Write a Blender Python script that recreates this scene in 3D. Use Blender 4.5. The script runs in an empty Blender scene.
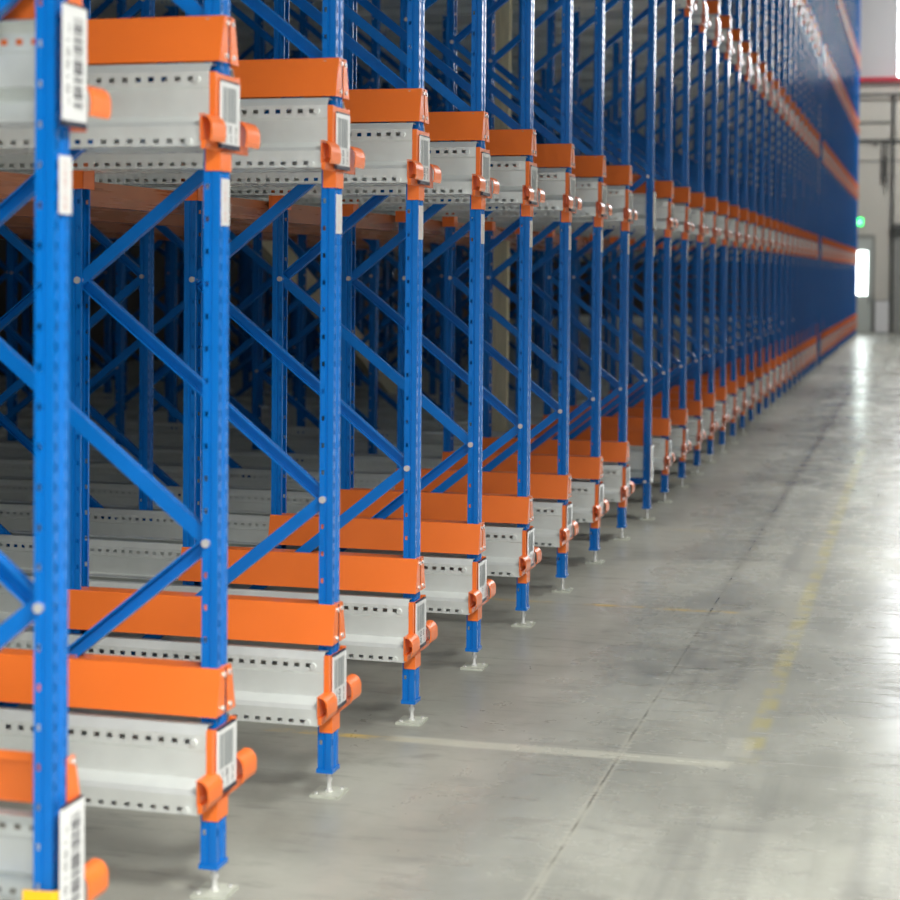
import bpy, math, random
from mathutils import Vector, Matrix
random.seed(7)
scene = bpy.context.scene
C = scene.collection
PI = math.pi
S = 1.1                      # spacing of the rack frames along the aisle
Y0 = 4.029                   # first frame
def YK(k): return Y0 + (k - 1) * S
LAST = 49
SPECIAL = (1, 10, 31)        # frames whose post stands proud of the rails
LV = [0.0, 2.01, 4.02, 6.03, 8.04]
LVR = [0.0, 2.026, 4.04, 6.05, 8.06]        # rails
LVS = [0.0, 1.992, 3.99, 6.0, 8.0]          # signs
FIRST_R = [1, 1, 2, 5, 10]
FIRST_K = [1, 1, 11, 23, 37]   # first frame whose rails of this level come into the picture

# ------------------------------------------------------------------ materials
MATS = {}
def mat(name, col, rough=0.5, metal=0.0, noise=0.0, nscale=8.0, rvar=0.0, bump=0.0, emit=None, estr=0.0, spec=0.5, coat=0.0, stretch=(1, 1, 1), streak=0.0):
    m = bpy.data.materials.new(name); m.use_nodes = True
    nt = m.node_tree; b = nt.nodes['Principled BSDF']
    b.inputs['Base Color'].default_value = (*col, 1); b.inputs['Roughness'].default_value = rough
    b.inputs['Metallic'].default_value = metal; b.inputs['Specular IOR Level'].default_value = spec
    b.inputs['Coat Weight'].default_value = coat; b.inputs['Coat Roughness'].default_value = 0.12
    if emit:
        b.inputs['Emission Color'].default_value = (*emit, 1); b.inputs['Emission Strength'].default_value = estr
    if noise or rvar or bump:
        tc = nt.nodes.new('ShaderNodeTexCoord'); mp = nt.nodes.new('ShaderNodeMapping'); mp.inputs['Scale'].default_value = stretch
        geo = nt.nodes.new('ShaderNodeNewGeometry')
        nt.links.new(geo.outputs['Position'], mp.inputs['Vector'])
        n = nt.nodes.new('ShaderNodeTexNoise'); n.inputs['Scale'].default_value = nscale; n.inputs['Detail'].default_value = 5
        nt.links.new(mp.outputs['Vector'], n.inputs['Vector'])
        if noise:
            mx = nt.nodes.new('ShaderNodeMix'); mx.data_type = 'RGBA'
            mx.inputs[6].default_value = (*[c * (1 - noise) for c in col], 1); mx.inputs[7].default_value = (*[min(1, c * (1 + noise)) for c in col], 1)
            nt.links.new(n.outputs['Fac'], mx.inputs[0]); nt.links.new(mx.outputs[2], b.inputs['Base Color'])
        if rvar:
            mr = nt.nodes.new('ShaderNodeMapRange'); mr.inputs['To Min'].default_value = max(0, rough - rvar); mr.inputs['To Max'].default_value = rough + rvar
            nt.links.new(n.outputs['Fac'], mr.inputs['Value']); nt.links.new(mr.outputs['Result'], b.inputs['Roughness'])
        if bump:
            bp = nt.nodes.new('ShaderNodeBump'); bp.inputs['Strength'].default_value = bump; bp.inputs['Distance'].default_value = 0.002
            nt.links.new(n.outputs['Fac'], bp.inputs['Height']); nt.links.new(bp.outputs['Normal'], b.inputs['Normal'])
    MATS[name] = m
    return m
BLUE = mat('blue_paint', (0.0, 0.148, 0.53), 0.24, 0, 0.10, 6, 0.06, spec=0.5)
ORANGE = mat('orange_paint', (0.87, 0.180, 0.024), 0.34, 0, 0.05, 5, 0.05, coat=0.25)
TIEORANGE = mat('shaded_orange_paint', (0.30, 0.105, 0.045), 0.28, 0, 0.4, 2, 0.08, stretch=(1, 0.7, 14))  # orange paint browned and darkened, shade inside the rack put into its colour
ZINC = mat('galvanised_steel', (0.80, 0.83, 0.80), 0.40, 0.5, 0.07, 14, 0.08)
BOLT = mat('zinc_bolt', (0.85, 0.85, 0.83), 0.25, 0.6)
FOOTM = mat('painted_foot_plate', (0.50, 0.52, 0.44), 0.5, 0.1, 0.2, 30)
WHITE = mat('sign_white', (0.80, 0.81, 0.80), 0.2, coat=1.0)
INK = mat('sign_grey_ink', (0.22, 0.24, 0.24), 0.5)
INKD = mat('sign_black_ink', (0.05, 0.05, 0.06), 0.5)
PINKINK = mat('label_faded_ink', (0.55, 0.38, 0.36), 0.5)
CLIP = mat('black_sign_clip', (0.02, 0.022, 0.04), 0.35)
YELLOW = mat('yellow_guard', (0.95, 0.50, 0.01), 0.4, 0, 0.05, 10)
WOOD = mat('timber', (0.74, 0.68, 0.48), 0.6, 0, 0.35, 6, stretch=(8, 8, 0.6))
WLOW = mat('wall_panel_beige', (0.62, 0.60, 0.54), 0.55, 0, 0.05, 1.5)
WUP = mat('wall_panel_white', (0.62, 0.62, 0.635), 0.5, 0, 0.04, 1)
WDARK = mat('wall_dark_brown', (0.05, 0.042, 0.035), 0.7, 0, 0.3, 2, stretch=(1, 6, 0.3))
CEIL = mat('ceiling_grey', (0.10, 0.105, 0.11), 0.6, 0, 0.06, 1)
DOORM = mat('door_grey_green', (0.55, 0.59, 0.56), 0.45, 0, 0.04, 3)
DARKG = mat('dark_grey_steel', (0.09, 0.095, 0.09), 0.4, 0.2)
MIDG = mat('mid_grey_steel', (0.30, 0.31, 0.29), 0.45, 0.1)
BLACK = mat('black_rubber', (0.012, 0.012, 0.014), 0.5)
REDP = mat('red_pipe_paint', (0.55, 0.03, 0.06), 0.35)
PANELW = mat('white_panel', (0.78, 0.78, 0.79), 0.4)
SHUT = mat('shutter_grey', (0.36, 0.37, 0.35), 0.45, 0.1)
GLOWW = mat('daylight_pane', (0.9, 0.95, 1), 0.1, emit=(0.93, 0.97, 1.0), estr=6.5)
GLOWG = mat('green_exit_light', (0.02, 0.6, 0.15), 0.3, emit=(0.03, 0.9, 0.18), estr=3.0)
LAMPM = mat('lamp_lens', (0.9, 0.9, 0.9), 0.3, emit=(1, 0.98, 0.94), estr=3)

def floor_material():
    m = bpy.data.materials.new('polished_concrete'); m.use_nodes = True
    nt = m.node_tree; N = nt.nodes; L = nt.links; b = N['Principled BSDF']
    geo = N.new('ShaderNodeNewGeometry'); sep = N.new('ShaderNodeSeparateXYZ'); L.new(geo.outputs['Position'], sep.inputs[0])
    def math_(op, a, c=None, clamp=False):
        n = N.new('ShaderNodeMath'); n.operation = op; n.use_clamp = clamp
        for i, v in enumerate((a, c)):
            if v is None: continue
            if isinstance(v, (int, float)): n.inputs[i].default_value = v
            else: L.new(v, n.inputs[i])
        return n.outputs[0]
    def noise(scale, detail=5, stretch=(1, 1, 1), rough=0.55, dist=0.0):
        mp = N.new('ShaderNodeMapping'); mp.inputs['Scale'].default_value = stretch; L.new(geo.outputs['Position'], mp.inputs['Vector'])
        n = N.new('ShaderNodeTexNoise'); n.inputs['Scale'].default_value = scale; n.inputs['Detail'].default_value = detail
        n.inputs['Roughness'].default_value = rough; n.inputs['Distortion'].default_value = dist
        L.new(mp.outputs['Vector'], n.inputs['Vector']); return n.outputs['Fac']
    def rng(v, a, c, lo=0.0, hi=1.0):
        n = N.new('ShaderNodeMapRange'); n.interpolation_type = 'SMOOTHSTEP'; L.new(v, n.inputs['Value'])
        n.inputs['From Min'].default_value = a; n.inputs['From Max'].default_value = c; n.inputs['To Min'].default_value = lo; n.inputs['To Max'].default_value = hi
        return n.outputs['Result']
    X, Yy = sep.outputs[0], sep.outputs[1]
    wob = math_('MULTIPLY', math_('SUBTRACT', noise(3.0, 2), 0.5), 0.02)
    Xw = math_('ADD', X, wob); Yw = math_('ADD', Yy, wob)
    def band(v, c, half, soft):
        d = math_('ABSOLUTE', math_('SUBTRACT', v, c)); return rng(d, half + soft, max(half - soft, 0.0))
    def box(x0, x1, y0, y1, sx=0.01, sy=0.03):
        return math_('MULTIPLY', band(Xw, (x0 + x1) / 2, (x1 - x0) / 2, sx), band(Yw, (y0 + y1) / 2, (y1 - y0) / 2, sy))
    col = None
    def mix(a, c, f):
        n = N.new('ShaderNodeMix'); n.data_type = 'RGBA'
        L.new(f, n.inputs[0])
        for i, v in ((6, a), (7, c)):
            if isinstance(v, tuple): n.inputs[i].default_value = (*v, 1)
            else: L.new(v, n.inputs[i])
        return n.outputs[2]
    col = mix((0.255, 0.258, 0.222), (0.395, 0.400, 0.345), rng(noise(0.9, 6, (1, 0.8, 1), 0.6, 0.4), 0.32, 0.68))
    fine = noise(9, 6, (0.35, 1.3, 1), 0.65)
    col = mix(col, (0.17, 0.168, 0.15), math_('MULTIPLY', rng(fine, 0.52, 0.74), 0.55))
    blot = noise(2.3, 4, (0.6, 1, 1), 0.6, 1.2)
    col = mix(col, (0.12, 0.12, 0.108), math_('MULTIPLY', rng(blot, 0.60, 0.74), 0.42))
    pale = noise(1.6, 5, (1, 0.5, 1), 0.6, 0.8)
    col = mix(col, (0.46, 0.46, 0.42), math_('MULTIPLY', rng(pale, 0.55, 0.75), 0.45))
    # tyre marks along the aisle
    lane = noise(2.2, 4, (3.0, 0.12, 1), 0.5)
    col = mix(col, (0.15, 0.15, 0.14), math_('MULTIPLY', math_('MULTIPLY', rng(lane, 0.55, 0.72), rng(X, 0.6, 1.1)), 0.35))
    wear = rng(noise(6, 4), 0.35, 0.6)
    wear2 = rng(noise(4, 5), 0.42, 0.6)
    # faded yellow painting
    yl = box(1.42, 1.50, 7.2, 20.5, 0.02, 0.2)
    col = mix(col, (0.44, 0.385, 0.12), math_('MULTIPLY', math_('MULTIPLY', yl, wear), 0.55))
    yl = box(1.30, 1.47, 7.5, 19.5, 0.03, 0.4)
    col = mix(col, (0.42, 0.41, 0.34), math_('MULTIPLY', yl, 0.22))
    for yy, x1 in ((7.04, 1.0), (10.234, 1.1), (13.42, 1.0), (16.6, 1.0)):
        f = box(-1.2, x1, yy - 0.03, yy + 0.03, 0.05, 0.012)
        near = rng(X, 0.35, -0.1) if yy < 8 else rng(X, 1.6, 0.9)
        col = mix(col, (0.62, 0.42, 0.07), math_('MULTIPLY', math_('MULTIPLY', math_('MULTIPLY', f, wear2), near), 0.75 if yy < 12 else 0.25))
    f = box(0.0, 1.4, 7.0, 7.10, 0.05, 0.02)
    col = mix(col, (0.52, 0.52, 0.43), math_('MULTIPLY', f, 0.65))
    f = box(1.35, 1.46, 7.17, 7.47, 0.008, 0.012)
    col = mix(col, (0.50, 0.50, 0.43), math_('MULTIPLY', f, 0.40))
    # joints
    jx = math_('ADD', X, math_('MULTIPLY', Yy, 0.0021))
    jx = math_('ADD', jx, math_('MULTIPLY', math_('SUBTRACT', noise(5, 3), 0.5), 0.012))
    j = rng(math_('ABSOLUTE', math_('SUBTRACT', jx, 0.967)), 0.008, 0.003)
    halo = rng(math_('ABSOLUTE', math_('SUBTRACT', jx, 0.967)), 0.08, 0.01)
    far = rng(Yy, 8, 16)
    col = mix(col, (0.16, 0.155, 0.13), math_('MULTIPLY', math_('MULTIPLY', halo, far), 0.6))
    edge = rng(math_('ABSOLUTE', math_('SUBTRACT', jx, 0.967)), 0.024, 0.008)
    col = mix(col, (0.46, 0.455, 0.38), math_('MULTIPLY', math_('MULTIPLY', edge, rng(Yy, 10, 7)), 0.5))
    col = mix(col, (0.075, 0.07, 0.055), math_('MULTIPLY', j, math_('ADD', 0.15, math_('MULTIPLY', rng(noise(3.0, 3), 0.4, 0.6), 0.5))))
    jt = rng(math_('ABSOLUTE', math_('SUBTRACT', Yw, 7.13)), 0.006, 0.002)
    col = mix(col, (0.50, 0.49, 0.43), math_('MULTIPLY', math_('MULTIPLY', jt, rng(X, 0.4, 0.8)), 0.5))
    # dark stains
    for bx, st in (((1.24, 1.42, 18.5, 23.5), 0.45), ((1.24, 1.34, 27.0, 42.0), 0.6), ((0.35, 0.95, 9.0, 9.35), 0.22), ((0.95, 1.30, 8.3, 10.6), 0.35), ((1.33, 1.46, 9.0, 9.35), 0.5), ((0.62, 0.95, 8.45, 8.7), 0.4)):
        f = math_('MULTIPLY', box(*bx, 0.05, 0.25), rng(noise(5, 4), 0.35, 0.6))
        col = mix(col, (0.085, 0.085, 0.075), math_('MULTIPLY', f, st))
    L.new(col, b.inputs['Base Color'])
    r = math_('ADD', rng(noise(2.0, 6, (1.2, 0.6, 1), 0.65, 0.5), 0.3, 0.75, 0.17, 0.33), math_('MULTIPLY', rng(fine, 0.45, 0.7), 0.10))
    r = math_('ADD', r, math_('MULTIPLY', rng(X, 1.0, 0.0), 0.10))
    L.new(r, b.inputs['Roughness']); b.inputs['Specular IOR Level'].default_value = 0.5
    bp = N.new('ShaderNodeBump'); bp.inputs['Strength'].default_value = 0.10; bp.inputs['Distance'].default_value = 0.004
    L.new(noise(3.5, 4), bp.inputs['Height']); L.new(bp.outputs['Normal'], b.inputs['Normal'])
    return m
FLOORM = floor_material()

# ------------------------------------------------------------------ mesh helpers
class MB:
    def __init__(s): s.v = []; s.f = []; s.m = []
    def quad(s, a, b, c, d, mi=0):
        n = len(s.v); s.v += [tuple(a), tuple(b), tuple(c), tuple(d)]; s.f.append((n, n + 1, n + 2, n + 3)); s.m.append(mi)
    def box(s, x0, x1, y0, y1, z0, z1, mi=0):
        n = len(s.v)
        s.v += [(x0, y0, z0), (x1, y0, z0), (x1, y1, z0), (x0, y1, z0), (x0, y0, z1), (x1, y0, z1), (x1, y1, z1), (x0, y1, z1)]
        for f in ((0, 3, 2, 1), (4, 5, 6, 7), (0, 1, 5, 4), (1, 2, 6, 5), (2, 3, 7, 6), (3, 0, 4, 7)): s.f.append(tuple(n + i for i in f)); s.m.append(mi)
        return s
    def cyl(s, p0, p1, r, seg=10, mi=0, r1=None):
        p0 = Vector(p0); p1 = Vector(p1); r1 = r if r1 is None else r1
        d = (p1 - p0).normalized(); a = d.orthogonal().normalized(); b = d.cross(a); n = len(s.v)
        for p, rr in ((p0, r), (p1, r1)):
            for i in range(seg):
                t = 2 * PI * i / seg; s.v.append(tuple(p + a * math.cos(t) * rr + b * math.sin(t) * rr))
        for i in range(seg):
            j = (i + 1) % seg; s.f.append((n + i, n + j, n + seg + j, n + seg + i)); s.m.append(mi)
        s.f.append(tuple(n + i for i in reversed(range(seg)))); s.m.append(mi)
        s.f.append(tuple(n + seg + i for i in range(seg))); s.m.append(mi)
        return s
    def prism(s, pts, fn, a0, a1, mi=0):
        """closed polygon pts (u,v) extruded from a0 to a1; fn(u, v, a) gives the point"""
        n = len(s.v); k = len(pts)
        s.v += [tuple(fn(u, v, a0)) for u, v in pts] + [tuple(fn(u, v, a1)) for u, v in pts]
        for i in range(k):
            j = (i + 1) % k; s.f.append((n + i, n + j, n + k + j, n + k + i)); s.m.append(mi)
        s.f.append(tuple(reversed(range(n, n + k)))); s.m.append(mi); s.f.append(tuple(range(n + k, n + 2 * k))); s.m.append(mi)
        return s
    def sheet(s, poly, t, fn, a0, a1, holes=None, mi=0):
        """folded sheet: open polyline poly (u,v), thickness t, length a0..a1, holes {segment: [(centre 0..1, half width, half length, pitch, offset)]}"""
        holes = holes or {}
        P = [Vector(p) for p in poly]; n = len(P); Q = []
        for i in range(n):
            ds = []
            if i > 0: ds.append((P[i] - P[i - 1]).normalized())
            if i < n - 1: ds.append((P[i + 1] - P[i]).normalized())
            ns = [Vector((-d.y, d.x)) for d in ds]; nn = sum(ns, Vector((0, 0))).normalized()
            Q.append(P[i] + nn * (t / max(0.3, nn.dot(ns[0]))))
        for i in range(n - 1):
            def pt(u, a, layer):
                A, B = (P[i], P[i + 1]) if layer == 0 else (Q[i], Q[i + 1])
                w = A + (B - A) * u; return fn(w.x, w.y, a)
            segl = (P[i + 1] - P[i]).length
            if i not in holes:
                s.quad(pt(0, a0, 0), pt(0, a1, 0), pt(1, a1, 0), pt(1, a0, 0), mi)
                s.quad(pt(0, a0, 1), pt(1, a0, 1), pt(1, a1, 1), pt(0, a1, 1), mi)
                continue
            cu, hw, hl, pitch, off = holes[i]
            hu = hw / segl; u0, u1 = cu - hu, cu + hu
            for layer in (0, 1):
                s.quad(pt(0, a0, layer), pt(0, a1, layer), pt(u0, a1, layer), pt(u0, a0, layer), mi)
                s.quad(pt(u1, a0, layer), pt(u1, a1, layer), pt(1, a1, layer), pt(1, a0, layer), mi)
            c = a0 + off; last = a0
            while c + hl < a1:
                for layer in (0, 1): s.quad(pt(u0, last, layer), pt(u0, c - hl, layer), pt(u1, c - hl, layer), pt(u1, last, layer), mi)
                cs = [(u0, c - hl), (u1, c - hl), (u1, c + hl), (u0, c + hl)]
                for q in range(4):
                    A, B = cs[q], cs[(q + 1) % 4]; s.quad(pt(*A, 0), pt(*B, 0), pt(*B, 1), pt(*A, 1), mi)
                last = c + hl; c += pitch
            for layer in (0, 1): s.quad(pt(u0, last, layer), pt(u0, a1, layer), pt(u1, a1, layer), pt(u1, last, layer), mi)
        for a in (a0, a1):
            for i in range(n - 1): s.quad(fn(*P[i], a), fn(*P[i + 1], a), fn(*Q[i + 1], a), fn(*Q[i], a), mi)
        for A, B in ((P[0], Q[0]), (P[-1], Q[-1])): s.quad(fn(*A, a0), fn(*B, a0), fn(*B, a1), fn(*A, a1), mi)
        return s
    def mesh(s, name, *mats):
        me = bpy.data.meshes.new(name); me.from_pydata(s.v, [], s.f); me.update()
        for m in mats: me.materials.append(m)
        if len(mats) > 1: me.polygons.foreach_set('material_index', s.m)
        return me
def clean(me, smooth=False):
    import bmesh
    bm = bmesh.new(); bm.from_mesh(me); bmesh.ops.remove_doubles(bm, verts=bm.verts, dist=1e-5); bmesh.ops.recalc_face_normals(bm, faces=bm.faces)
    bm.to_mesh(me); bm.free()
    if smooth:
        for p in me.polygons: p.use_smooth = True
    return me
def put(name, me, parent=None, loc=(0, 0, 0), rot=None):
    o = bpy.data.objects.new(name, me); C.objects.link(o); o.location = loc
    if rot: o.rotation_euler = rot
    if parent: o.parent = parent
    return o
def tag(o, label, cat, group=None):
    o['label'] = label; o['category'] = cat
    if group: o['group'] = group
    return o
def thing(name, label, cat, loc=(0, 0, 0), rotz=0, group=None):
    o = bpy.data.objects.new(name, None); o.empty_display_size = 0.05; C.objects.link(o); o.location = loc; o.rotation_euler = (0, 0, rotz)
    return tag(o, label, cat, group)
def struct(name, mb, *m):
    o = put(name, clean(mb.mesh(name, *m))); o['kind'] = 'structure'; return o
def ordi(n):
    return '%d%s' % (n, 'th' if 10 <= n % 100 <= 20 else {1: 'st', 2: 'nd', 3: 'rd'}.get(n % 10, 'th'))
LVN = ['lowest level', 'second level', 'third level', 'fourth level', 'fifth level']

# ------------------------------------------------------------------ rack meshes
XZ = lambda u, v, a: (u, v, a)          # profile in plan, extruded upwards
PH = 11.4
def post_mesh(z0=0.100, h=PH, holes=True, name='post'):
    mb = MB(); hw = 0.040
    # plan polyline (x, y): near lip, near flank with groove, front face with groove, far flank, far lip
    pl = [(-0.032, -hw + 0.014), (-0.032, -hw + 0.002), (-0.011, -hw + 0.002), (-0.008, -hw + 0.006), (-0.004, -hw + 0.006), (-0.001, -hw), (0.022, -hw),
          (0.022, -0.013), (0.016, -0.009), (0.016, 0.009), (0.022, 0.013), (0.022, hw),
          (-0.001, hw), (-0.004, hw - 0.006), (-0.008, hw - 0.006), (-0.011, hw - 0.002), (-0.032, hw - 0.002), (-0.032, hw - 0.014)]
    off = 0.1
    hs = {1: (0.55, 0.0062, 0.0085, 0.1, off), 15: (0.45, 0.0062, 0.0085, 0.1, off),
          6: (0.5, 0.0062, 0.0120, 0.05, off), 10: (0.5, 0.0062, 0.0120, 0.05, off)} if holes else {}
    mb.sheet(pl, 0.0025, XZ, z0, h, hs)
    # the interior stiffener closes the view right through the post
    return mb.mesh(name, BLUE)
M_POST = post_mesh()
M_POST_FAR = post_mesh(holes=False, name='post_plain')
def foot_meshes():
    cap = MB().box(-0.036, 0.027, -0.044, 0.044, 0.086, 0.102)
    rod = MB().cyl((0, 0, 0.004), (0, 0, 0.09), 0.009, 10); rod.cyl((0, 0, 0.050), (0, 0, 0.066), 0.014, 6); rod.cyl((0, 0, 0.005), (0, 0, 0.018), 0.015, 6)
    base = MB().box(-0.055, 0.055, -0.065, 0.065, 0.0, 0.009)
    for a, b in ((-0.036, -0.042), (0.036, 0.042)): base.cyl((a, b, 0.006), (a, b, 0.016), 0.008, 6, 1)
    return clean(cap.mesh('post_cap', BLUE)), clean(rod.mesh('levelling_rod', BOLT)), clean(base.mesh('foot_plate', FOOTM, BOLT))
M_CAP, M_ROD, M_BASE = foot_meshes()
def brace_mesh(p0, p1, face, name='brace'):
    (x0, z0), (x1, z1) = p0, p1
    d = Vector((x1 - x0, z1 - z0)); Ln = d.length; d.normalize(); nrm = Vector((-d.y, d.x))
    w = 0.0225; dep = 0.017 * face
    pl = [(-w + 0.006, -dep), (-w, -dep), (-w, dep), (w, dep), (w, -dep), (w - 0.006, -dep)]         # channel: open towards -y when face = 1
    fn = lambda u, v, a: (x0 + d.x * a + nrm.x * u, v, z0 + d.y * a + nrm.y * u)
    return clean(MB().sheet(pl, -0.003 * face, fn, -0.02, Ln + 0.02).mesh(name, BLUE))
FX, RX = -0.018, -1.012
zz = [(FX, 1.1, RX, 0.3)]
z = 1.1; side = 0
while z < PH - 1.0:
    zz.append((FX, z, RX, z + 0.8) if side == 0 else (RX, z, FX, z + 0.8)); z += 0.8; side ^= 1
BR = {}
for var in (0, 1):
    BR[var] = [brace_mesh((a, b), (c, d), (1 if (i + var) % 2 else -1)) for i, (a, b, c, d) in enumerate(zz)]
    BR[var].append(brace_mesh((FX, 0.3), (RX, 0.3), 1))
M_BOLT = clean(MB().cyl((0, 0.047, 0), (0, -0.047, 0), 0.0135, 8).mesh('brace_bolt', BOLT))

def make_frame(k, row, label, group, detail):
    y = YK(k)
    x = {1: 0.0, 2: -3.284, 3: -4.52, 4: -7.80}[row]
    flip = row in (2, 4)
    t = thing('upright_frame', label, 'rack frame', (x, y, 0), PI if flip else 0, group)
    dx = 0.016 if (k in SPECIAL and row == 1) else 0.0
    me = M_POST if detail else M_POST_FAR
    put('post', me, t, (dx, 0, 0)); put('post', me, t, (-1.030, 0, 0), (0, 0, PI))
    for px, r in ((dx, 0), (-1.03, PI)):
        put('post_cap', M_CAP, t, (px, 0, 0), (0, 0, r)); put('levelling_rod', M_ROD, t, (px, 0, 0)); put('foot_plate', M_BASE, t, (px, 0, 0))
    for i, bm_ in enumerate(BR[1 if k % 3 == 2 else 0]):
        if not detail and i > 6 and i < len(BR[0]) - 1 and k < 20: continue
        put('brace', bm_, t)
    if detail:
        nodes = [(FX + dx, 1.1), (RX, 1.9), (FX + dx, 2.7), (RX, 3.5), (FX + dx, 0.3)]
        for bx, bz in nodes: put('bolt', M_BOLT, t, (bx, 0, bz))
    return t
for k in range(1, LAST + 1):
    extra = {1: ', nearest of all, yellow guard round its foot', 10: ', its post standing free in front of the rails', 31: ', its dark post standing proud of its neighbours'}.get(k, '')
    make_frame(k, 1, ('tall blue upright frame on the aisle' + extra) if extra else 'tall blue upright frame on the aisle, %s along the aisle from the nearest one' % ordi(k), 'blue upright frames along the aisle', k <= 22)
for row, rn, ks in ((2, 'second', range(5, 21)), (3, 'third', range(8, 25)), (4, 'fourth', range(12, 29))):
    for k in ks:
        make_frame(k, row, 'blue upright frame, %s row deep, in line with the %s aisle frame' % (rn, ordi(k)), 'blue upright frames inside the rack', k <= 14)

# rails ------------------------------------------------------------
RL = 9.6
RP = [(-0.046, 0.545), (-0.086, 0.547), (-0.103, 0.520), (-0.103, 0.474), (-0.098, 0.466), (-0.098, 0.384), (-0.148, 0.364), (-0.160, 0.350), (-0.160, 0.290), (-0.050, 0.290), (-0.050, 0.300)]
def rail_mesh(sign, holes, x1, name):
    fn = lambda u, v, a: (-a + x1, u * sign, v)
    hs = {2: (0.48, 0.0080, 0.0100, 0.0435, 0.06), 7: (0.76, 0.0080, 0.0100, 0.0435, 0.06), 8: (0.40, 0.016, 0.014, 0.0435, 0.06)} if holes else {}
    return MB().sheet([(u, v) for u, v in RP], 0.003, fn, 0.0, RL, hs).mesh(name, ZINC)
R_N, R_F = rail_mesh(1, True, 0.011, 'channel_rail'), rail_mesh(-1, True, 0.011, 'channel_rail')
R_NP = rail_mesh(1, False, 0.011, 'channel_rail_plain')
M_RBOLT = clean(MB().cyl((0, 0, 0), (0, -0.008, 0), 0.011, 8).mesh('rail_bolt', ZINC))
def wing_profile():
    pts = [(0.012, 0.398)]
    for i in range(8):
        a = PI / 2 - PI / 2 * i / 7
        pts.append((0.020 + 0.030 * math.cos(a), 0.362 + 0.036 * math.sin(a)))
    return pts + [(0.050, 0.336), (0.045, 0.322)]
def bracket_meshes():
    sl = MB(); sl.sheet([(-0.024, -0.041), (0.023, -0.041), (0.023, 0.041), (-0.024, 0.041)], -0.003, XZ, 0.238, 0.345)
    bp = MB()
    bp.box(0.026, 0.031, -0.080, 0.080, 0.335, 0.532)                 # back plate
    bp.box(0.0115, 0.031, -0.099, -0.080, 0.345, 0.535); bp.box(0.0115, 0.031, 0.080, 0.099, 0.345, 0.535)
    cb = MB(); cb.box(0.0115, 0.016, -0.172, 0.212, 0.322, 0.396); cb.box(0.0115, 0.026, -0.165, 0.185, 0.298, 0.324)
    out = [clean(sl.mesh('sleeve', ORANGE)), clean(bp.mesh('back_plate', ORANGE)), clean(cb.mesh('cross_plate', ORANGE))]
    w = MB().sheet(wing_profile(), 0.004, lambda u, v, a: (u, a, v), 0.0, 0.110)
    out.append(clean(w.mesh('entry_flare', ORANGE)))
    return out
M_SLEEVE, M_BACK, M_CROSS, M_WING = bracket_meshes()
M_RSLEEVE = clean(MB().sheet([(-1.070, -0.048), (-0.985, -0.048)], 0.004, XZ, 0.238, 0.345).sheet([(-1.070, 0.044), (-0.985, 0.044)], 0.004, XZ, 0.238, 0.345).sheet([(-0.985, -0.048), (-0.985, 0.048)], 0.004, XZ, 0.238, 0.345).mesh('rear_sleeve', ORANGE))
# guide (roof shaped) ------------------------------------------------
def guide_mesh(x1, name='roof_plate'):
    mb = MB(); fn = lambda u, v, a: (a, u, v); x0 = -1.055
    mb.sheet([(-0.076, 0.569), (-0.042, 0.708), (-0.039, 0.710), (0.039, 0.710), (0.042, 0.708), (0.076, 0.569)], 0.003, fn, x0, x1)
    return clean(mb.mesh(name, ORANGE))
def flange_mesh():
    mb = MB()
    for s in (-1, 1): mb.prism([(s * 0.075, 0.570), (s * 0.041, 0.708), (s * 0.009, 0.708), (s * 0.010, 0.570)], lambda u, v, a: (a, u, v), 0.032, 0.0355)
    return clean(mb.mesh('end_flange', ORANGE))
M_GUIDE, M_FLANGE = guide_mesh(0.035), flange_mesh()
M_GUIDE_S = clean(MB().sheet([(0.040, 0.690), (0.041, 0.710), (0.050, 0.708), (0.084, 0.569)], 0.003, lambda u, v, a: (a, u, v), -1.055, 0.030).mesh('roof_plate', ORANGE))
M_GBOLT = clean(MB().cyl((0.0355, 0, 0), (0.042, 0, 0), 0.0085, 8).mesh('guide_bolt', BOLT))
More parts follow.
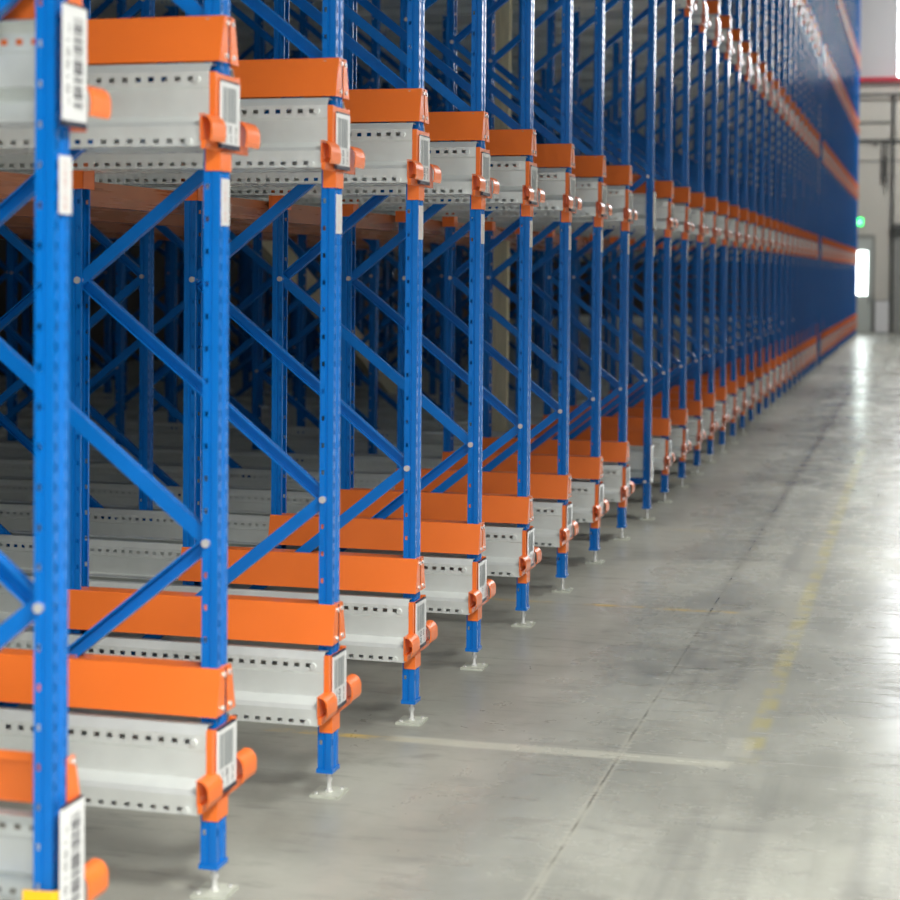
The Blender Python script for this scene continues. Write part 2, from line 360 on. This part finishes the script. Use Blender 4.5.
# signs ----------------------------------------------------------------
SEG = {'0': 'abcdef', '1': 'bc', '2': 'abged', '3': 'abgcd', '4': 'fgbc', '5': 'afgcd', '6': 'afgedc', '7': 'abc', '8': 'abcdefg', '9': 'abcfgd', '-': 'g'}
def digit(mb, ch, y, z, w, h, x, t):
    for sname in SEG[ch]:
        a, b, c, d = {'a': (0, 1, 1, 1), 'b': (1, .5, 1, 1), 'c': (1, 0, 1, .5), 'd': (0, 0, 1, 0), 'e': (0, 0, 0, .5), 'f': (0, .5, 0, 1), 'g': (0, .5, 1, .5)}[sname]
        mb.box(x, x + 0.0006, y + a * w - t, y + c * w + t, z + b * h - t, z + d * h + t)
def sign_meshes(big, text=('101', '231')):
    H = 0.285 if big else 0.190; W = 0.063 if big else 0.077
    pm = MB().box(0, 0.004, -W, W, 0, H); clip = MB().box(-0.006, 0.006, -W * 0.98, W * 0.98, -0.014, 0.0).box(-0.006, 0.005, -W * 0.9, W * 0.9, H, H + 0.005)
    rnd = random.Random(3); bars = MB(); dg = MB()
    if big:
        zc = 0.03
        while zc < H - 0.03:
            h = rnd.choice((0.001, 0.002, 0.006)); bars.box(0.004, 0.0046, -0.008, 0.040, zc, zc + h); zc += h + rnd.choice((0.002, 0.003, 0.005))
        for i, ch in enumerate('10-23-1'): digit(dg, ch, -0.045, 0.04 + i * 0.03, 0.012, 0.016, 0.004, 0.0015)
    else:
        yc = -0.060
        while yc < 0.054:
            w = rnd.choice((0.009, 0.014, 0.020)); bars.box(0.004, 0.0046, yc, min(yc + w, 0.058), 0.068, 0.174); yc += w + rnd.choice((0.006, 0.010))
        for r_, row in enumerate(text):
            for i, ch in enumerate(row): digit(dg, ch, -0.050 + i * 0.040, 0.038 - r_ * 0.028, 0.015, 0.018, 0.004, 0.0018)
    return [clean(pm.mesh('plate', WHITE)), clean(bars.mesh('barcode', INKD if big else INK)), clean(dg.mesh('digits', INKD)), clean(clip.mesh('clip', CLIP))]
SG, SGB = [sign_meshes(False, t) for t in (('101', '231'), ('102', '201'), ('131', '211'))], sign_meshes(True)
lbm = MB().box(0, 0.0012, -0.030, 0.036, 0, 0.145); lbi = MB()
rnd = random.Random(5)
for i in range(16): lbi.box(0.0012, 0.0016, -0.010, 0.014, 0.012 + i * 0.0078, 0.012 + i * 0.0078 + rnd.choice((0.002, 0.0045)))
M_LAB, M_LABI = clean(lbm.mesh('post_label', WHITE)), clean(lbi.mesh('faded_print', PINKINK))

for lv, dz in enumerate(LV):
    for k in range(FIRST_R[lv], LAST + 1):
        y = YK(k); sp = k in SPECIAL; ln = LVN[lv]; ok = ordi(k)
        det = k <= 22
        dx = 0.0
        if not sp:                       # the end frames of each block carry a rail on their far side only
            r = put('channel_rail', R_N if det and lv < 3 else R_NP, None, (dx, y, LVR[lv]))
            tag(r, 'pale galvanised channel rail on the %s, near flank of the %s aisle frame' % (ln, ok), 'rail', 'galvanised rails, %s' % ln)
        if det and not sp:
            for bz in (0.497, 0.303):
                b = put('bolt', M_RBOLT, r, (-0.028, -0.103 if bz > .4 else -0.160, bz))
        if (lv < 2 and k <= 20) or sp:
            r = put('channel_rail', R_F, None, (dx, y, LVR[lv]))
            tag(r, 'pale galvanised channel rail on the %s, far flank of the %s aisle frame' % (ln, ok), 'rail', 'galvanised rails, %s' % ln)
        if k < FIRST_K[lv]: continue
        g = thing('pallet_guide', ('orange single sided guide over the rail of the %s aisle frame, %s' if sp else 'orange roof shaped guide over the rails of the %s aisle frame, %s') % (ok, ln), 'pallet guide', (0, y, dz), 0, 'orange guides, %s' % ln)
        put('roof_plate', M_GUIDE_S if sp else M_GUIDE, g)
        if not sp:
            put('end_flange', M_FLANGE, g)
            if det:
                for by, bz in ((-0.021, 0.692), (0.021, 0.692), (-0.030, 0.590), (0.030, 0.590)): put('bolt', M_GBOLT, g, (0, by, bz))
        elif k == 1:
            f = MB().prism([(0.030, 0.568), (0.105, 0.568), (0.066, 0.710), (0.030, 0.710)], lambda u, v, a: (a, u, v), 0.040, 0.044)
            put('end_flange', clean(f.mesh('end_flange', ORANGE)), g); put('bolt', M_GBOLT, g, (0.009, 0.052, 0.696))
        if k not in (10, 31):
            b = thing('entry_bracket', 'orange entry bracket at the rail ends of the %s aisle frame, %s' % (ok, ln), 'bracket', (0, y, dz), 0, 'orange entry brackets, %s' % ln)
            if sp:
                put('entry_flare', M_WING, b, (0.022, 0.085, 0)); put('back_plate', clean(MB().box(0.048, 0.054, 0.0, 0.075, 0.33, 0.60).mesh('back_plate', ORANGE)), b)
                put('cross_plate', clean(MB().box(-0.03, 0.030, 0.043, 0.15, 0.285, 0.36).mesh('cross_plate', ORANGE)), b)
            else:
                put('sleeve', M_SLEEVE, b); put('back_plate', M_BACK, b); put('cross_plate', M_CROSS, b)
                put('entry_flare', M_WING, b, (0, -0.178, 0)); put('entry_flare', M_WING, b, (0, 0.108, 0))
        if det and lv == 1:
            b = put('rear_sleeve', M_RSLEEVE, None, (0, y, dz)); tag(b, 'small orange sleeve on the rear post of the %s aisle frame' % ok, 'sleeve', 'orange sleeves on rear posts')
        s = thing('barcode_sign', ('large sideways white barcode sign on the %s aisle frame, %s' if sp else 'white barcode sign with digits on the %s aisle frame, %s') % (ok, ln), 'sign',
                  ((0.065, y + 0.008, LVS[lv] + 0.318) if k == 1 else (0.046, y, LVS[lv] + 0.30)) if sp else (0.035, y + 0.003, LVS[lv] + 0.337), 0, 'barcode signs, %s' % ln)
        for nm, me in zip(('plate', 'barcode', 'digits', 'clip'), SGB if sp else SG[k % 3]):
            if nm == 'plate': plate = put(nm, me, s)
            elif det or nm == 'barcode': put(nm, me, s if nm == 'clip' else plate)
        if lv >= 1:
            l = put('post_label', M_LAB, None, (0.023 + (0.022 if sp else 0), y, dz + 0.070)); tag(l, 'narrow white paper label on the %s aisle post below the %s rails' % (ok, ln), 'label', 'paper labels on posts')
            if det: put('faded_print', M_LABI, l)

# yellow guard at the first post
mb = MB(); mb.sheet([(-0.054, -0.060), (0.022, -0.052), (0.034, -0.044), (0.034, 0.044), (0.022, 0.052), (-0.054, 0.060)], -0.004, XZ, 0.012, 0.398); mb.box(-0.08, 0.13, -0.11, 0.11, 0.0, 0.012)
tag(put('post_guard', clean(mb.mesh('post_guard', YELLOW)), None, (0.022, YK(1), 0)), 'yellow steel guard round the foot of the nearest blue post', 'guard')

# tie beams running along the rack under the second-level rails
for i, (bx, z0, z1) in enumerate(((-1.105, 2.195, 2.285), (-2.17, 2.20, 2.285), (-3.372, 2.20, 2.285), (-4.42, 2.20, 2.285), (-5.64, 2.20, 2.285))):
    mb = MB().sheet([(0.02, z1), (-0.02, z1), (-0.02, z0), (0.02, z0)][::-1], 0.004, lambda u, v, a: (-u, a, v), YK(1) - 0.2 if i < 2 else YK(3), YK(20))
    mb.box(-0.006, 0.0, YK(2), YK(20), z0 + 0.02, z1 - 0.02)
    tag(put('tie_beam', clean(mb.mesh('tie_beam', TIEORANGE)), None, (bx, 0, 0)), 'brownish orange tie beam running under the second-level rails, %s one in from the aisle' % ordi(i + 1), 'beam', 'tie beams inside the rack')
# stored timber: upright post and leaning plank
def timber(name, p0, p1, w, d, label):
    p0, p1 = Vector(p0), Vector(p1); L_ = (p1 - p0).length; q = (p1 - p0).to_track_quat('Z', 'Y')
    mb = MB(); mb.box(-w / 2, -0.003, -d / 2, d / 2, 0, L_); mb.box(0.003, w / 2, -d / 2, d / 2, 0, L_); mb.box(-0.004, 0.004, -d / 2 + .01, d / 2 - .01, 0, L_)
    o = put(name, mb.mesh(name, WOOD), None, p0); o.rotation_euler = q.to_euler(); return tag(o, label, 'timber')
timber('timber_post', (-1.60, YK(11) + 0.55, 0), (-1.60, YK(11) + 0.55, 10.5), 0.175, 0.10, 'upright pale timber post standing inside the rack, dark seam down its middle')
timber('leaning_plank', (-3.85, YK(16) + 0.65, 0.0), (-3.85, YK(11) - 0.35, 2.6), 0.10, 0.26, 'pale plank leaning at a slant deep inside the rack')

# ------------------------------------------------------------------ the hall
YB = 60.95; XL, XR, YN, ZC = -13.0, 16.0, -9.0, 12.6
struct('floor', MB().box(XL, XR, YN, YB + 0.3, -0.2, 0.0), FLOORM)
struct('ceiling', MB().box(XL, XR, YN, YB + 0.3, ZC, ZC + 0.2), CEIL)
def cladding(x0, x1, z0, z1, y, pitch, m, name):
    mb = MB(); x = x0
    while x < x1:
        e = min(x + pitch, x1)
        mb.box(x, e - 0.03, y, y + 0.2, z0, z1); mb.box(e - 0.03, e, y + 0.012, y + 0.2, z0, z1); x = e
    return struct(name, mb, m)
cladding(-1.4, XR, 0.0, 8.35, YB, 0.5, WLOW, 'wall_back')
cladding(XL, -1.4, 0.0, ZC, YB, 0.5, WDARK, 'wall_back_rack')  # dark cladding colour stands in for the shade deep behind the rack
# white upper panels with the tall daylight window let into them
WX0 = 1.07; WX1 = 14.5
mbu = MB(); x = -2.0
while x < XR:
    e = min(x + 1.0, XR); x = max(x, -1.4)
    if not (e > WX0 and x < WX1): mbu.box(x, e - 0.02, YB - 0.02, YB + 0.2, 8.35, ZC); mbu.box(e - 0.02, e, YB, YB + 0.2, 8.35, ZC)
    x = e
mbu.box(1.0, WX0, YB - 0.02, YB + 0.2, 8.35, ZC); mbu.box(WX1, 15.0, YB - 0.02, YB + 0.2, 8.35, ZC)
struct('wall_back_upper', mbu, WUP)
mb = MB().box(WX0, WX1, YB + 0.05, YB + 0.09, 8.45, ZC); w = struct('window_1', mb, GLOWW)
mb = MB(); 
for xx in [WX0 + i * 1.4 for i in range(10)] + [WX1 - 0.04]: mb.box(xx, xx + 0.04, YB, YB + 0.06, 8.45, ZC)
mb.box(WX0, WX1, YB - 0.03, YB + 0.1, 8.37, 8.45)
put('window_frame', clean(mb.mesh('window_frame', WUP)), w)
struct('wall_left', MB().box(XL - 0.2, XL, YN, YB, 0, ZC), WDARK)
struct('wall_right', MB().box(XR, XR + 0.2, YN, YB, 0, ZC), WUP)
# near wall with a big loading door letting daylight in
mb = MB(); mb.box(XL, -2, YN - 0.2, YN, 0, ZC); mb.box(7.5, XR, YN - 0.2, YN, 0, ZC); mb.box(-2, 7.5, YN - 0.2, YN, 7.5, ZC); struct('wall_near', mb, WUP)
struct('window_2', MB().box(-2, 7.5, YN - 0.12, YN - 0.08, 0, 7.5), mat('daylight_big', (0.9, 0.95, 1), 0.2, emit=(0.95, 0.98, 1), estr=0.5))

# door in the back wall
d = struct('door_1', MB().box(-0.55, 0.36, YB - 0.03, YB - 0.001, 0.02, 3.16), DOORM)
fr = MB().box(0.36, 0.45, YB - 0.07, YB - 0.001, 0, 3.27).box(-0.64, -0.55, YB - 0.07, YB - 0.001, 0, 3.27).box(-0.55, 0.36, YB - 0.07, YB - 0.001, 3.16, 3.27)
put('door_frame', clean(fr.mesh('door_frame', MIDG)), d)
pn = MB().box(-0.30, 0.20, YB - 0.045, YB - 0.031, 1.27, 2.72); put('door_pane', clean(pn.mesh('door_pane', mat('door_daylight', (1, 1, 1), 0.2, emit=(0.9, 1.0, 0.98), estr=7))), d)
hd = MB().box(0.27, 0.30, YB - 0.09, YB - 0.03, 1.0, 1.16); put('door_handle', clean(hd.mesh('door_handle', DARKG)), d)
# exit light
e = thing('exit_light', 'glowing green exit light on the back wall above the door', 'exit light', (-0.085, YB - 0.035, 3.55))
put('housing', clean(MB().box(-0.15, 0.15, 0.0, 0.035, 0.0, 0.30).mesh('housing', MIDG)), e)
put('lens', clean(MB().box(-0.13, 0.13, -0.01, 0.0, 0.02, 0.28).mesh('lens', GLOWG)), e)
ar = MB().prism([(-0.08, 0.13), (-0.02, 0.20), (-0.02, 0.16), (0.07, 0.16), (0.07, 0.11), (-0.02, 0.11), (-0.02, 0.07)], lambda u, v, a: (u, a, v), -0.014, -0.010)
put('arrow', clean(ar.mesh('arrow', mat('pale_green_arrow', (0.7, 1, 0.8), 0.3, emit=(0.6, 1, 0.7), estr=2.0))), e)
# pipes and rails on the wall
def pipe(name, x0, x1, z, r, m, label, cat='pipe', y=YB - 0.35, slope=0.0, clamps=True):
    t = thing(name, label, cat, (x0, y, z))
    mb = MB().cyl((0, 0, 0), (x1 - x0, 0, slope), r, 14); put('pipe', clean(mb.mesh('pipe', m)), t)
    if clamps:
        for i in range(int((x1 - x0) / 2.5) + 1):
            cx = 0.3 + i * 2.5
            if cx < x1 - x0: put('clamp', clean(MB().box(cx - 0.02, cx + 0.02, -r - 0.01, YB - y - 0.025, -r - 0.01, r + 0.01).mesh('clamp', MIDG)), t)
pipe('red_pipe', -4, XR, 8.39, 0.085, REDP, 'thick red sprinkler pipe running across the back wall')
pipe('grey_pipe', -4, XR, 7.90, 0.045, DARKG, 'thin dark grey pipe just below the red pipe')
pipe('conduit', -4, 1.0, 7.02, 0.03, MIDG, 'thin grey conduit across the back wall below both pipes', y=YB - 0.08)
t = thing('hanging_track', 'dark horizontal track on the back wall that carries the black hose', 'track', (-0.6, YB - 0.12, 6.40))
put('rail', clean(MB().box(0, 4.6, -0.03, 0.03, -0.03, 0.03).mesh('rail', DARKG)), t)
for bx in (0.35, 1.0, 1.6, 2.3): put('bracket', clean(MB().box(bx, bx + 0.05, -0.025, 0.12, -0.16, -0.03).mesh('bracket', DARKG)), t)
t = thing('hanging_hose', 'black coiled hose hanging from the dark track on the back wall', 'hose', (0.74, YB - 0.13, 6.36))
mb = MB()
for i in range(9):
    a = 0.05 + 0.02 * (i % 2); zc = -0.5 - i * 0.1
    mb.cyl((-a, -0.02, zc), (a, -0.02, zc - 0.07), 0.035, 8)
mb.cyl((-0.09, 0, 0), (-0.07, 0, -1.2), 0.016, 8); mb.cyl((0.09, 0, 0), (0.08, 0, -1.5), 0.016, 8); mb.cyl((0, 0, 0), (0, 0, -0.5), 0.02, 8)
put('hose', clean(mb.mesh('hose', BLACK)), t); put('nozzle', clean(MB().cyl((0.08, 0, -1.5), (0.02, 0, -1.68), 0.03, 8).mesh('nozzle', MIDG)), t)
t = thing('drain_pipe', 'dark vertical pipe running down the back wall beside the shutter', 'pipe', (1.00, YB - 0.10, 0.0))
put('pipe', clean(MB().cyl((0, 0, 0), (0, 0, 7.9), 0.045, 12).mesh('pipe', DARKG)), t)
for zc in (1.2, 3.45, 5.2, 6.6): put('clamp', clean(MB().box(-0.07, 0.07, -0.05, 0.10, zc, zc + 0.05).mesh('clamp', DARKG)), t)
t = thing('electrical_cabinet', 'low white cabinet panel on the back wall right of the door', 'cabinet', (0.70, YB - 0.145, 0.0))
put('body', clean(MB().box(-0.25, 0.25, 0.0, 0.14, 0.0, 1.10).mesh('body', DARKG)), t); put('door', clean(MB().box(-0.225, 0.225, -0.015, 0.0, 0.03, 1.07).mesh('door', PANELW)), t)
mb = MB()
for zc in range(0, 34): mb.prism([(-0.03, 0.0), (-0.06, 0.025), (-0.06, 0.075), (-0.03, 0.1), (0.0, 0.1), (0.0, 0.0)], lambda u, v, a: (a, YB + u, v + zc * 0.1), 1.08, 5.2)
sh = thing('roller_shutter', 'grey slatted roller shutter closed at the right of the back wall', 'shutter', (0, 0, 0))
put('curtain', clean(mb.mesh('curtain', SHUT)), sh)
put('shutter_box', clean(MB().box(1.05, 5.3, YB - 0.35, YB, 3.40, 3.62).mesh('shutter_box', DARKG)), sh)
# cladding joint lines at the height of the shutter box and a horizontal beam high up
b = MB().box(XL, XR, YB - 0.03, YB, 5.70, 5.76); o = struct('trim_1', b, MIDG)

# ------------------------------------------------------------------ lamps
def lamp(i, x, y, power, z, spread, sx=1.2, sy=2.6):
    t = thing('ceiling_lamp', 'long white lamp hung from the ceiling, %s down the aisle' % ordi(i + 1), 'lamp', (x, y, z), 0, 'high bay lamps over the aisle')
    put('housing', clean(MB().box(-sx / 2, sx / 2, -sy / 2, sy / 2, 0.02, 0.12).mesh('housing', PANELW)), t)
    put('lens', clean(MB().box(-sx / 2 + .03, sx / 2 - .03, -sy / 2 + .03, sy / 2 - .03, 0.0, 0.02).mesh('lens', LAMPM)), t)
    for yy in (-sy / 2 + 0.2, sy / 2 - 0.2): put('suspension_rod', clean(MB().cyl((0, yy, 0.12), (0, yy, ZC - z), 0.01, 6).mesh('suspension_rod', MIDG)), t)
    L_ = bpy.data.lights.new('lamp_light', 'AREA'); L_.shape = 'RECTANGLE'; L_.size = sx; L_.size_y = sy; L_.energy = power; L_.color = (1, 0.985, 0.95); L_.spread = math.radians(spread)
    o = bpy.data.objects.new('lamp_light', L_); C.objects.link(o); o.parent = t; o.location = (0, 0, -0.02)
    if spread > 175: o.rotation_euler = (math.radians(30), 0, 0)      # last lamp: only its light is turned, added to brighten the back wall
for i, (y, pw, z, spr) in enumerate(((-3.0, 520, 5.6, 150), (1.5, 430, 5.6, 140), (6.5, 120, 6.4, 110), (13, 280, 11.7, 56), (19, 250, 11.7, 56), (26, 230, 11.7, 58), (34, 220, 11.7, 58), (41, 220, 11.7, 58), (48, 200, 11.7, 58), (53, 800, 11.0, 180))):  # first three, unseen, are hung low so their light fades towards the deep rack
    lamp(i, 3.9 if z < 8 else 5.0, y, pw, z, spr)
def area(name, loc, rot, sx, sy, power, col=(1, 1, 1)):
    L_ = bpy.data.lights.new(name, 'AREA'); L_.shape = 'RECTANGLE'; L_.size = sx; L_.size_y = sy; L_.energy = power; L_.color = col
    o = bpy.data.objects.new(name, L_); C.objects.link(o); o.location = loc; o.rotation_euler = rot
    return o
area('daylight_from_loading_door', (2.75, YN + 0.1, 3.75), (PI / 2, 0, 0), 9.5, 7.5, 380, (0.97, 0.99, 1))
w = bpy.data.worlds.new('World'); scene.world = w; w.use_nodes = True
w.node_tree.nodes['Background'].inputs[0].default_value = (0.8, 0.85, 0.9, 1); w.node_tree.nodes['Background'].inputs[1].default_value = 0.2

# ------------------------------------------------------------------ camera
cam = bpy.data.cameras.new('camera'); co = bpy.data.objects.new('camera', cam); C.objects.link(co); scene.camera = co
Rv = Vector((0.96588454, 0.25884345, 0.00819296)); Uv = Vector((-0.01419782, 0.02133792, 0.9996715)); Fv = Vector((-0.2585836, 0.96568357, -0.02428498))
M = Matrix((Rv, Uv, -Fv)).transposed().to_4x4(); M.translation = Vector((2.119, 0.0, 1.946)); co.matrix_world = M
cam.sensor_width = 36; cam.lens = 1777.77 / 900 * 36; cam.shift_x = 0; cam.shift_y = -(450 - 314.29) / 900
cam.clip_end = 200
cam.dof.use_dof = True; cam.dof.focus_distance = 8.4; cam.dof.aperture_fstop = 2.3; 
scene.view_settings.view_transform = 'Standard'; scene.view_settings.look = 'None'; scene.view_settings.gamma = 1; scene.view_settings.exposure = 0.48
scene.view_settings.use_curve_mapping = False
